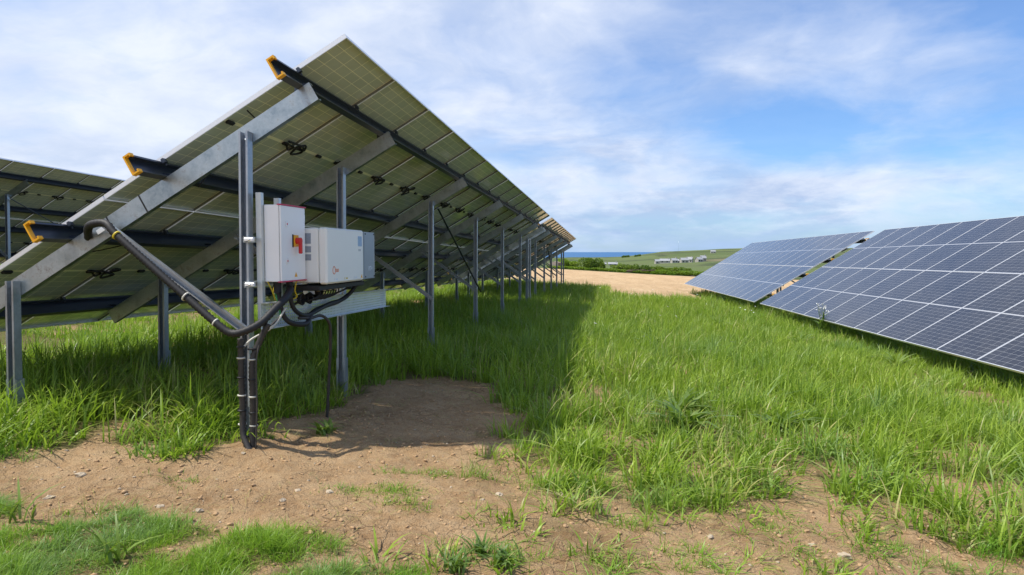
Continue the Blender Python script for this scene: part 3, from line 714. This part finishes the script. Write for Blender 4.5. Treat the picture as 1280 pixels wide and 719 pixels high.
# black DC plugs and connector blocks under the inverter
pl=empty('connector_bank',w(-2.3,5.3,Z0));tag(pl,'row of black plugs and bundled leads hanging under the inverter','cable connectors')
k=0
for i in range(9):
    y=5.1+i*.055;x=-2.26+.03*(i%2)
    mb=MB();mb.tube([w(x,y,Z0-.002),w(x,y,Z0-.05)],.013,8,1);mb.build('plug',M['black'],pl,tuple(-pl.location))
    mb=MB();mb.tube([w(x,y,Z0-.045),w(x,y,Z0-.06)],.014,8,1);mb.build('plug_ring',M['tie'],pl,tuple(-pl.location))
for i in range(8):
    y=5.12+i*.055;rr=random.Random(i)
    mb=MB();mb.tube([w(-2.25,y,Z0-.06),w(-2.26,y-.02,Z0-.10),w(-2.33,y-.1+rr.uniform(-.03,.03),Z0-.14),w(-2.4,y-.02,Z0-.13+rr.uniform(-.02,.02)),w(-2.42,y-.2,Z0-.1)],.006,5,5);mb.build('lead',M['black'],pl,tuple(-pl.location))
for (y,z) in((5.02,-.385),(5.16,-.385),(5.36,-.34)):
    mb=MB()
    for q in range(4):
        r=.03+.004*q;mb.tube([(-2.39+.01*q,y+r*math.cos(a_),CZ+z+r*1.1*math.sin(a_)) for a_ in np.linspace(0,6.28,14)],.006,5,1)
    mb.build('coiled_lead',M['black'],pl,tuple(-pl.location))
mb=MB();mb.rbox(w(-2.47,4.99,-.315),w(-2.2,6.0,-.275),.004);bk=mb.build('support_bracket',M['black'],pl,tuple(-pl.location))
def cab_thing(name,label,cat,tubes,ties=(),group=None):
    p0=tubes[0][1][0];e=empty(name,p0);tag(e,label,cat,group);o=None
    for (nm,pts,r,mat,corr,sg) in tubes:
        mb=MB();mb.tube(pts,r,sg,8,corr=corr,pitch=.03 if r>.02 else .014);mb.build(nm,mat,e,tuple(-Vector(p0)))
    for (q,d,r,mat) in ties:
        q=np.array(q);d=np.array(d,float);d/=np.linalg.norm(d);mb=MB();mb.tube([q-d*.005,q+d*.005],r,12,1);mb.build('cable_tie',mat,e,tuple(-Vector(p0)))
    return e
# corrugated conduit: from behind the rafter, over it, down the brace, round the post and up to the tray
br0=np.array([-3.66,4.36,CZ+.13]);br1=np.array([-2.60,4.36,CZ-.57])
pts=[w(-4.02,4.66,.0),w(-3.92,4.60,.10),w(-3.80,4.46,.165),w(-3.66,4.33,.20),w(-3.52,4.30,.205),w(-3.42,4.28,.12),w(-3.14,4.28,-.115),w(-2.89,4.28,-.32),w(-2.66,4.27,-.50),w(-2.54,4.27,-.575),w(-2.43,4.28,-.555),w(-2.36,4.36,-.505),w(-2.32,4.48,-.42),w(-2.30,4.62,-.345),w(-2.36,4.82,-.29)]
u=(-.84,0,.55)
cab_thing('black_conduit','thick black corrugated conduit running down the first brace into the tray','conduit',[('hose',pts,.030,M['black'],.2,12)],
    [(pts[5],u,.034,M['ywire']),(pts[7],u,.035,M['tie']),(pts[8],u,.030,M['tie'])])
# two vertical dusty conduits strapped to the first post
v1=[w(-2.505,4.33,-.62),w(-2.505,4.33,-.9),w(-2.50,4.33,-1.15),w(-2.49,4.31,-1.3),w(-2.44,4.28,-1.39),w(-2.38,4.24,-1.47)]
v2=[w(-2.33,4.40,-.52),w(-2.39,4.37,-.66),w(-2.425,4.34,-.8),w(-2.425,4.34,-1.1),w(-2.425,4.33,-1.3),w(-2.42,4.31,-1.5)]
ties=[]
for z in(-.68,-.9,-1.14):
    ties+= [((-2.505,4.33,CZ+z),(0,0,1),.031,M['black']),((-2.425,4.34,CZ+z-.015),(0,0,1),.031,M['black'])]
for z in(-.76,-1.03,-1.24):
    ties+= [((-2.505,4.33,CZ+z),(0,0,1),.030,M['tie']),((-2.425,4.34,CZ+z-.01),(0,0,1),.030,M['tie'])]
cab_thing('ground_conduit','pair of dusty corrugated conduits strapped down the first tall post into the soil','conduit',[('hose',v1,.025,M['conduit'],.2,12),('hose',v2,.025,M['conduit'],.2,12),
    ('thin_cable',[w(-2.3,4.6,-.45),w(-2.36,4.42,-.58),w(-2.385,4.33,-.75),w(-2.385,4.32,-1.1),w(-2.39,4.3,-1.42)],.006,M['dblack'],0,6)],ties)
cab_thing('earth_cable','thin dusty cable drooping from the tray end to the post','cable',[('cable',[w(-2.30,4.62,-.42),w(-2.34,4.48,-.55),w(-2.44,4.36,-.63),w(-2.5,4.33,-.70)],.008,M['tie'],0,6)])
# power cables out of the cabinet
ca=[w(-2.41,4.70,-.225),w(-2.40,4.71,-.38),w(-2.385,4.75,-.50),w(-2.35,4.82,-.56),w(-2.32,5.0,-.58),w(-2.36,5.2,-.51),w(-2.38,5.5,-.48),w(-2.37,5.8,-.455),w(-2.33,6.0,-.38),w(-2.29,6.07,-.27)]
cb_=[w(-2.38,4.84,-.225),w(-2.37,4.84,-.38),w(-2.36,4.9,-.47),w(-2.35,5.05,-.52),w(-2.36,5.3,-.50),w(-2.38,5.6,-.465),w(-2.35,5.9,-.43),w(-2.27,6.06,-.28)]
cab_thing('power_cable','near thick black cable looping from cabinet base along the tray to the inverter','cable',[('cable',ca,.020,M['black'],0,10),('gland',[w(-2.41,4.70,-.228),w(-2.41,4.70,-.32)],.03,M['black'],0,12)])
cab_thing('power_cable','second thick black cable from the middle of the cabinet base along the tray','cable',[('cable',cb_,.018,M['black'],0,10),('gland',[w(-2.38,4.84,-.228),w(-2.38,4.84,-.32)],.026,M['black'],0,12)])
gzc=float(gzm(-2.50,5.60))
cab_thing('buried_cable','thin brown-black cable dropping from the tray into the soil behind the post','cable',[('cable',[w(-2.36,4.95,-.53),w(-2.33,5.1,-.545),w(-2.30,5.25,-.54),w(-2.27,5.34,-.62),w(-2.29,5.4,-.8),w(-2.33,5.45,-1.1),(-2.37,5.48,gzc-.05)],.013,M['dblack'],0,8)])
cab_thing('signal_cable','thin black signal cable lying along the perforated tray','cable',[('cable',[w(-2.40,4.9,-.44),w(-2.42,5.1,-.41),w(-2.41,5.5,-.385),w(-2.41,5.75,-.39),w(-2.35,5.95,-.34),w(-2.3,6.05,-.27)],.009,M['dblack'],0,6)])
cab_thing('yellow_wire','yellow and green earth wire under the left of the switch cabinet','wire',[('wire',[w(-2.45,4.63,-.225),w(-2.43,4.66,-.30),w(-2.43,4.70,-.36),w(-2.42,4.72,-.38)],.005,M['ywire'],0,6),('wire',[w(-2.43,4.7,-.225),w(-2.43,4.68,-.30),w(-2.43,4.7,-.37)],.005,M['ywire'],0,6)])
cab_thing('yellow_wire','yellow earth wire curling below the right of the switch cabinet','wire',[('wire',[w(-2.38,4.97,-.23),w(-2.37,4.93,-.25),w(-2.38,4.93,-.31),w(-2.38,4.96,-.36),w(-2.42,4.93,-.385),w(-2.43,4.85,-.385)],.006,M['ywire'],0,6)])
cab_thing('green_wire','green earth wire hanging against the near end of the tray','wire',[('wire',[w(-2.42,4.68,-.3),w(-2.40,4.70,-.42),w(-2.39,4.69,-.5),w(-2.41,4.62,-.56)],.006,M['gwire'],0,6)])
STN=[fr,cab,inv,tr,pl]+[o for o in C.objects if o.type=='EMPTY' and o.parent is None and o.get('category') in ('conduit','cable','wire')]
for o in STN: o.location=o.location+Vector((-.10,.15,0))
# small things on the first rafter: black strap and sticker
rf=[o for o in tab.children if o.name.startswith('rafter')][0]
def onraf(t,n,w2,h2,name,mat):
    q=LP(t,-.0025+.04,ft+.144+.073+n);a=-S_*w2;b=N_*h2;mb=MB()
    vs=[q-a-b,q+a-b,q+a+b,q-a+b];vs2=[v+np.array([0,.002,0]) for v in vs];mb.add(vs+vs2,[(0,1,2,3),(7,6,5,4),(0,4,5,1),(1,5,6,2),(2,6,7,3),(3,7,4,0)]);return mb.build(name,mat,rf)
onraf(2.40,-.01,.05,.018,'sticker',M['white']);onraf(2.0,0,.006,.075,'strap',M['black']);onraf(2.32,0,.006,.075,'strap',M['black'])
# drooping string cables under the first table
for pts,r in(([LP(1.2,.35,.06),LP(1.35,.42,.10),LP(1.55,.40,.12),LP(1.75,.36,.2)],.006),([LP(2.75,.1,.16),LP(2.9,.2,.1),LP(3.0,.5,.08),LP(2.8,.8,.1)],.005),([LP(.95,.05,.05),LP(1.0,.3,.07),LP(1.05,.45,.05)],.006)):
    mb=MB();mb.tube(pts,r,5,6);mb.build('string_cable',M['black'],tab)

# ------------------------------------------------------------------ weeds
def leafy(name,x,y,label,cat,n,h,lw,seed,group=None,flowers=0):
    rr=np.random.default_rng(seed);zb=float(gzm(x,y));e=empty(name,(x,y,zb));tag(e,label,cat,group)
    P=np.stack([rr.normal(0,.03,n),rr.normal(0,.03,n),np.zeros(n)],1);phi=rr.uniform(0,6.28,n)
    if flowers: P[:,2]=rr.uniform(0,h*.6,n)
    V,F,A=blades(P,np.full(n,h*(.5 if flowers else 1))*rr.uniform(.6,1.2,n),lw*rr.uniform(.7,1.3,n),rr.uniform(.6,1.3,n),phi,4,rr.random(n))
    me_o=np_mesh('leaves',V,F,3,M['weed'],{'rnd':A});me_o.parent=e
    if flowers:
        mb=MB();fb=MB()
        for k in range(flowers):
            a=rr.uniform(0,6.28);q=rr.uniform(.03,.14);hh=h*rr.uniform(.75,1.2);tip=(q*math.cos(a),q*math.sin(a),hh)
            mb.tube([(0,0,0),(tip[0]*.4,tip[1]*.4,hh*.5),tip],.004,5,4)
            for j in range(7):
                c=np.array(tip)+rr.normal(0,.022,3);s=.014;d=rr.normal(0,1,3);d/=np.linalg.norm(d);u=np.cross(d,[0,0,1.]);u/=np.linalg.norm(u);v=np.cross(d,u)
                fb.add([c-u*s,c-v*s,c+u*s,c+v*s],[(0,1,2,3)])
        mb.build('stem',M['weed'],e);fb.build('flower_heads',M['petal'],e)
    return e
leafy('flowering_weed',5.15,17.2,'tall white flowering weed in front of the right solar table','weed',30,.75,.05,3,None,12)
leafy('broadleaf_weed',-2.25,5.1,'small leafy green weed on shaded soil beside the strapped post','weed',22,.16,.035,4)
leafy('broadleaf_weed',4.75,11.9,'bushy green weed standing close under the right table edge','weed',40,.42,.05,5)
for i,(x,y) in enumerate([(-.72,3.12),(-.5,3.2),(-.62,3.3)]): leafy('grey_green_weed',x,y,'flat grey-green weed clump at the bottom centre of the bare soil','weed',34,.12,.016,8+i,'flat weed clumps on the bare soil')
for i,(x,y) in enumerate([(-3.0,3.0),(-2.25,2.75)]): leafy('pale_weed',x,y,['pale drooping weed at the left edge of the short grass','pale curled weed in the middle of the short grass'][i],'weed',10,.26,.02,18+i)
wd0=leafy('dock_weed',1.6,6.6,'broad-leaved dock weed in the long grass between the two rows','weed',26,.34,.06,61,'dock weeds in the long grass')
rr=np.random.default_rng(66)
for i in range(13):
    x=rr.uniform(-.2,4.4);y=rr.uniform(6,19)
    c=wd0.copy();C.objects.link(c);c.location=(x,y,float(gzm(x,y)));c.rotation_euler.z=rr.uniform(0,6);q=rr.uniform(.7,1.25);c.scale=(q,q,q)
    for ch in wd0.children: d=ch.copy();C.objects.link(d);d.parent=c
rr=np.random.default_rng(5)
k=0
fmb=MB()
for j in range(6):
    a=j*1.047;fmb.add([(0,0,.0),(.03*math.cos(a-.4),.03*math.sin(a-.4),.012),(.045*math.cos(a),.045*math.sin(a),.008),(.03*math.cos(a+.4),.03*math.sin(a+.4),.012)],[(0,1,2,3)])
f0=None
while k<38:
    y=rr.uniform(11,36);x=rr.uniform(-.5,5.0) if k<26 else rr.uniform(1.5,5)
    if f0 is None: f0=fmb.build('wildflower',M['petal']);o=f0
    else: o=f0.copy();C.objects.link(o)
    s=rr.uniform(.4,.8);o.scale=(s,s,s);o.rotation_euler=(rr.uniform(-.5,.5),rr.uniform(-.5,.5),rr.uniform(0,6))
    o.location=(x,y,float(gz(x,y))+rr.uniform(.30,.42));tag(o,'small white wildflower in the long grass between the rows','wildflower','white wildflowers in the long grass');k+=1

# ------------------------------------------------------------------ hedges, bushes, far houses
def foliage(name,cx,cy,rx,ry,h,n,leaf,mat,label,cat,group=None,seed=1,lobes=7):
    rr=np.random.default_rng(seed);zb=float(gz(cx,cy));e=empty(name,(cx,cy,zb));tag(e,label,cat,group)
    lc=np.stack([rr.uniform(-rx,rx,lobes)*.75,rr.uniform(-ry,ry,lobes)*.7,rr.uniform(.3,.62,lobes)*h],1);lr=rr.uniform(.32,.5,lobes)*h
    k=rr.integers(0,lobes,n);d=rr.normal(0,1,(n,3));d/=np.linalg.norm(d,axis=1)[:,None];q=rr.uniform(.55,1.05,n)**.5
    P=lc[k]+d*(lr[k]*q)[:,None]*np.array([max(1,rx/h*1.1/ (lobes**.5)),1,.95]);P[:,2]=np.maximum(P[:,2],.02)
    P[:,2]+=np.array([float(0)])
    gl=gz(cx+P[:,0],cy+P[:,1])-zb;P[:,2]+=gl
    u=rr.normal(0,1,(n,3));u/=np.linalg.norm(u,axis=1)[:,None];v=np.cross(u,rr.normal(0,1,(n,3)));v/=np.linalg.norm(v,axis=1)[:,None]
    s=leaf*rr.uniform(.6,1.4,n)[:,None];V=np.stack([P-u*s,P-v*s*.6,P+u*s,P+v*s*.6],1).reshape(-1,3);F=np.arange(4*n).reshape(-1,4)
    A=np.zeros((4*n,3));A[:,0]=np.repeat(np.clip(rr.random(n)*.6+rr.random(lobes)[k]*.4,0,1),4)
    o=np_mesh('foliage',V,F,4,mat,{'rnd':A});o.parent=e
    mb=MB()
    for j in range(lobes): mb.tube([(0,0,-.3),(lc[j][0]*.8,lc[j][1]*.8,lc[j][2]*.5),tuple(lc[j])],.04,5,3)
    mb.build('branches',M['bark'],e);return e
M['bark']=plain('bark',(.12,.09,.06),.9)
foliage('bush',-3.2,127,2.6,1.6,2.3,5200,.13,M['bush'],'tall rounded dark green bush beyond the tan field, right of the table end','bush',None,1,9)
foliage('bush',-7.4,128,2.2,1.5,1.9,3600,.13,M['ybush'],'lower light green bush left of the rounded dark bush','bush',None,2,8)
foliage('hedge',8,129,9.5,1.5,1.5,15000,.12,M['bush'],'long low dark hedge along the far edge of the tan field, left stretch','hedge',None,3,60)
foliage('hedge',24,131,8.5,1.4,1.4,9000,.12,M['bush'],'low dark hedge stretch nearer the right solar table','hedge',None,4,26)
foliage('hedge',20,126,15,1.6,.95,14000,.12,M['ybush'],'bright yellow-green scrub band in front of the dark hedge at right','hedge',None,5,70)
foliage('hedge',-1,125.5,13,1.0,.6,12000,.11,M['ybush'],'low yellow-green verge along the field edge below the round bush','hedge',None,6,70)
foliage('hedge',-30,130,16,2,1.6,9000,.16,M['bush'],'dark hedge beyond the field seen between the table posts','hedge',None,7,40)
for i,(r,az,w_) in enumerate([(1500,2.4-1.0,14),(1500,3.3-.9,10)]):
    x=r*math.sin(R(az));y=r*math.cos(R(az));foliage('thicket',x,y,w_*.75,6,5,700,1.6,M['bush'],['left dark thicket on the far green hill below the sea','right dark thicket on the far green hill below the sea'][i],'thicket',None,30+i,6)
M['render_wall']=plain('pale_wall',(.40,.38,.34),.8,0,.06,.5);M['slate']=plain('grey_slate_roof',(.30,.31,.33),.7,0,.15,.6);M['lroof']=plain('light_roof',(.30,.31,.33),.6,0,.1,.6)
M['glass']=plain('dark_window_glass',(.03,.035,.045),.15)
def house(px,r,w_,d_,h_,rh,yaw,label,roof='slate',dep=None):
    az=math.degrees(math.atan((px-640)/843))-8.15; az=R(az)
    x=r*math.sin(az);y=r*math.cos(az);z=float(gz(x,y));e=empty('house',(x,y,z));e.rotation_euler.z=R(yaw);tag(e,label,'house','houses of the far village')
    w_*=.8;d_*=.8;h_*=.85;rh*=.85;a,b=w_/2,d_/2;mb=MB();mb.box((-a,-b,-3),(a,b,h_));mb.add([(-a,-b,h_),(-a,b,h_),(-a,0,h_+rh)],[(0,2,1)]);mb.add([(a,-b,h_),(a,b,h_),(a,0,h_+rh)],[(0,1,2)]);mb.build('wall',M['render_wall'],e)
    mb=MB();o_=.35;th=.25
    for s in(-1,1):
        vs=[(-a-o_,s*(b+o_),h_-.15),(a+o_,s*(b+o_),h_-.15),(a+o_,0,h_+rh+.1),(-a-o_,0,h_+rh+.1)];vs+= [(p[0],p[1],p[2]+th) for p in vs]
        mb.add(vs,[(0,3,2,1),(4,5,6,7),(0,1,5,4),(1,2,6,5),(2,3,7,6),(3,0,4,7)])
    rf_=mb.build('roof',M[roof],e);mb=MB();mb.box((a*.6,-.5,h_+rh*.5),(a*.6+.9,.5,h_+rh+1.2));mb.build('chimney',M['render_wall'],rf_)
    nwin=max(2,int(w_/4))
    for k in range(nwin):
        xx=-a+w_*(k+.5)/nwin;mb=MB();mb.box((xx-.6,-b-.03,1.0),(xx+.6,-b+.05,2.3));mb.build('window',M['glass'],e)
    return e
HS=[(823,700,9,6,3,2,12,'long pale house at the left end of the far village','lroof'),
    (831,640,11,6,2.8,2,-8,'largest white house in front at the left of the far village','lroof'),
    (835.5,690,11,6,3,1.8,5,'long low grey-roofed house behind the large white village house','slate'),
    (842.5,660,7,6,3,2.2,20,'small white cottage in the front middle of the far village','lroof'),
    (846,700,9,6,3.2,1.8,-5,'low white house behind the small front cottage','slate'),
    (855,690,9,7,3.6,2.4,15,'white gabled house right of the front middle cottage','lroof'),
    (862,715,7,6,4,2.6,-20,'tall pale house standing behind the gabled village house','slate'),
    (873.5,720,7,7,3.2,2.6,30,'pale white cottage second from the right of the far village','lroof'),
    (878.5,735,7,6,4,3,10,'rightmost tall grey-roofed house of the far village','slate'),
    (766,560,9,5,2.6,1.4,0,'low pale farm building just above the hedge, right of the round bush','lroof'),
    (755,600,5,4,2.6,1.2,0,'tiny pale outbuilding beside the round bush','lroof'),
    (891,1300,11,7,4,2.6,0,'lone house on the headland slope above the village','slate')]
for hdef in HS: house(*hdef[:7],hdef[7],hdef[8])
# trailer-like shelter at the field edge
e=empty('field_shelter',(-9.9,127,float(gz(-9.9,127))));tag(e,'small tan round-roofed shelter at the field edge, left of the bushes','shelter')
mb=MB();pr_=[(-1.3,0),(1.3,0),(1.3,.7)]+[(1.3*math.cos(a),.7+.55*math.sin(a)) for a in np.linspace(.2,2.94,8)]+[(-1.3,.7)]
mb.prism(pr_,(0,-.7,0),(0,.7,0),(1,0,0),(0,0,1));mb.build('shell',plain('tan_sheet',(.45,.36,.3),.7),e)
mb=MB();mb.box((.55,-.74,.05),(1.1,-.705,1.0));mb.build('door',M['bark'],e)
mb=MB();mb.tube([(0,0,0),(0,0,30)],.12,5,1);x,y=1900*math.sin(R(5.7)),1900*math.cos(R(5.7));o=mb.build('radio_mast',M['galv'],None,(x,y,float(gz(x,y))-1));tag(o,'thin radio mast on the headland skyline','mast')

# ------------------------------------------------------------------ sky, sun, camera
sd=Vector((-.50,-.15,1)).normalized()
wd=bpy.data.worlds.new('World');scn.world=wd;wd.use_nodes=True;nt=wd.node_tree;N=nt.nodes;K=nt.links
bg=N['Background'];sky=N.new('ShaderNodeTexSky');sky.sky_type='NISHITA';sky.sun_disc=False
sky.sun_elevation=math.asin(sd.z);sky.sun_rotation=math.atan2(sd.x,sd.y);sky.air_density=1.0;sky.dust_density=.6;sky.ozone_density=2.2
class WT(NT):
    def __init__(s): s.t=nt;s.n=N;s.l=K
wt=WT()
tc=N.new('ShaderNodeTexCoord');sx=N.new('ShaderNodeSeparateXYZ');K.new(tc.outputs['Generated'],sx.inputs[0])
x,y,z=sx.outputs
zz=wt.math('ADD',wt.math('MAXIMUM',z,0),.24)
cb=N.new('ShaderNodeCombineXYZ');K.new(wt.math('DIVIDE',x,zz),cb.inputs[0]);K.new(wt.math('DIVIDE',y,zz),cb.inputs[1])
cv=cb.outputs[0]
wp=N.new('ShaderNodeVectorMath');wp.operation='MULTIPLY_ADD';K.new(wt.noise(cv,1.1,4,.5,'Color'),wp.inputs[0]);wp.inputs[1].default_value=(.55,.55,.0);K.new(cv,wp.inputs[2])
cw_=wp.outputs[0]
n1=wt.noise(cw_,1.0,9,.55);n2=wt.noise(cw_,2.9,9,.58);n3=wt.noise(cv,.28,3,.5)
u=wt.math('DIVIDE',x,wt.math('MAXIMUM',y,.05))
def blob(u0,z0,a,b,amp):
    p=wt.math('POWER',wt.math('DIVIDE',wt.math('SUBTRACT',u,u0),a),2.0);q=wt.math('POWER',wt.math('DIVIDE',wt.math('SUBTRACT',z,z0),b),2.0)
    return wt.math('MULTIPLY',wt.math('EXPONENT',wt.math('MULTIPLY',wt.math('ADD',p,q),-1.0)),amp)
cov=wt.math('ADD',wt.math('ADD',wt.math('MULTIPLY',n1,.75),wt.math('MULTIPLY',n2,.5)),wt.mr(u,-.6,.5,.16,-.13))
cov=wt.math('ADD',cov,wt.math('MULTIPLY',wt.math('SUBTRACT',n3,.5),.4))
for b_ in ((.235,.165,.10,.04,-.30),(.43,.15,.12,.04,-.14),(.62,.27,.16,.07,-.08),(.03,.235,.07,.05,-.10),(.19,.255,.085,.065,.14),(.20,.085,.16,.035,.20),(-.25,.30,.35,.2,.12)): cov=wt.math('ADD',cov,blob(*b_))
cov=wt.math('ADD',cov,wt.mr(z,0,.16,.10,0))
mask=wt.mr(cov,.40,.80,.10,.97)
tex=wt.math('ADD',wt.math('MULTIPLY',wt.noise(cw_,1.5,8,.6),.65),wt.math('MULTIPLY',wt.noise(cw_,4.5,8,.6),.35))
cc=wt.mix(wt.mr(tex,.42,.60),(4.1,5.1,7.2),(7.2,7.7,8.7))
cc=wt.mix(wt.mr(u,-.7,.2,.55,0),cc,(7.3,7.8,8.8))
mpz=N.new('ShaderNodeMapping');mpz.inputs['Scale'].default_value=(2.6,2.6,9);K.new(tc.outputs['Generated'],mpz.inputs[0])
st=wt.noise(mpz.outputs[0],1.5,9,.62);low=wt.mr(z,.03,.17,1,0)
cc=wt.mix(wt.math('MULTIPLY',wt.mr(st,.50,.62),low),cc,(6.8,7.4,8.5))
cc=wt.mix(wt.math('MULTIPLY',wt.mr(st,.52,.40),low),cc,(3.4,4.5,6.6))
zc=wt.mr(z,0,.06,.85,0);cc=wt.mix(zc,cc,(3.7,5.2,7.7))
blue=wt.mix(1.0,sky.outputs[0],(.72,1.05,1.45),'MULTIPLY')
K.new(wt.mix(mask,blue,cc),bg.inputs[0]);bg.inputs[1].default_value=.1
sl_=bpy.data.lights.new('sun','SUN');sl_.energy=4.2;sl_.angle=R(1.0);sl_.color=(1,.95,.87);so=link(bpy.data.objects.new('sun',sl_));so.rotation_euler=sd.to_track_quat('Z','Y').to_euler()
cam=bpy.data.cameras.new('camera');cam.sensor_width=36;cam.lens=843/1280*36;cam.clip_end=200000;cam.clip_start=.05
co=link(bpy.data.objects.new('camera',cam));co.location=(0,0,CZ);co.rotation_euler=(R(90-3.03),0,R(8.15));scn.camera=co
scn.view_settings.view_transform='Standard';scn.view_settings.look='None';scn.view_settings.exposure=.3;scn.view_settings.gamma=1
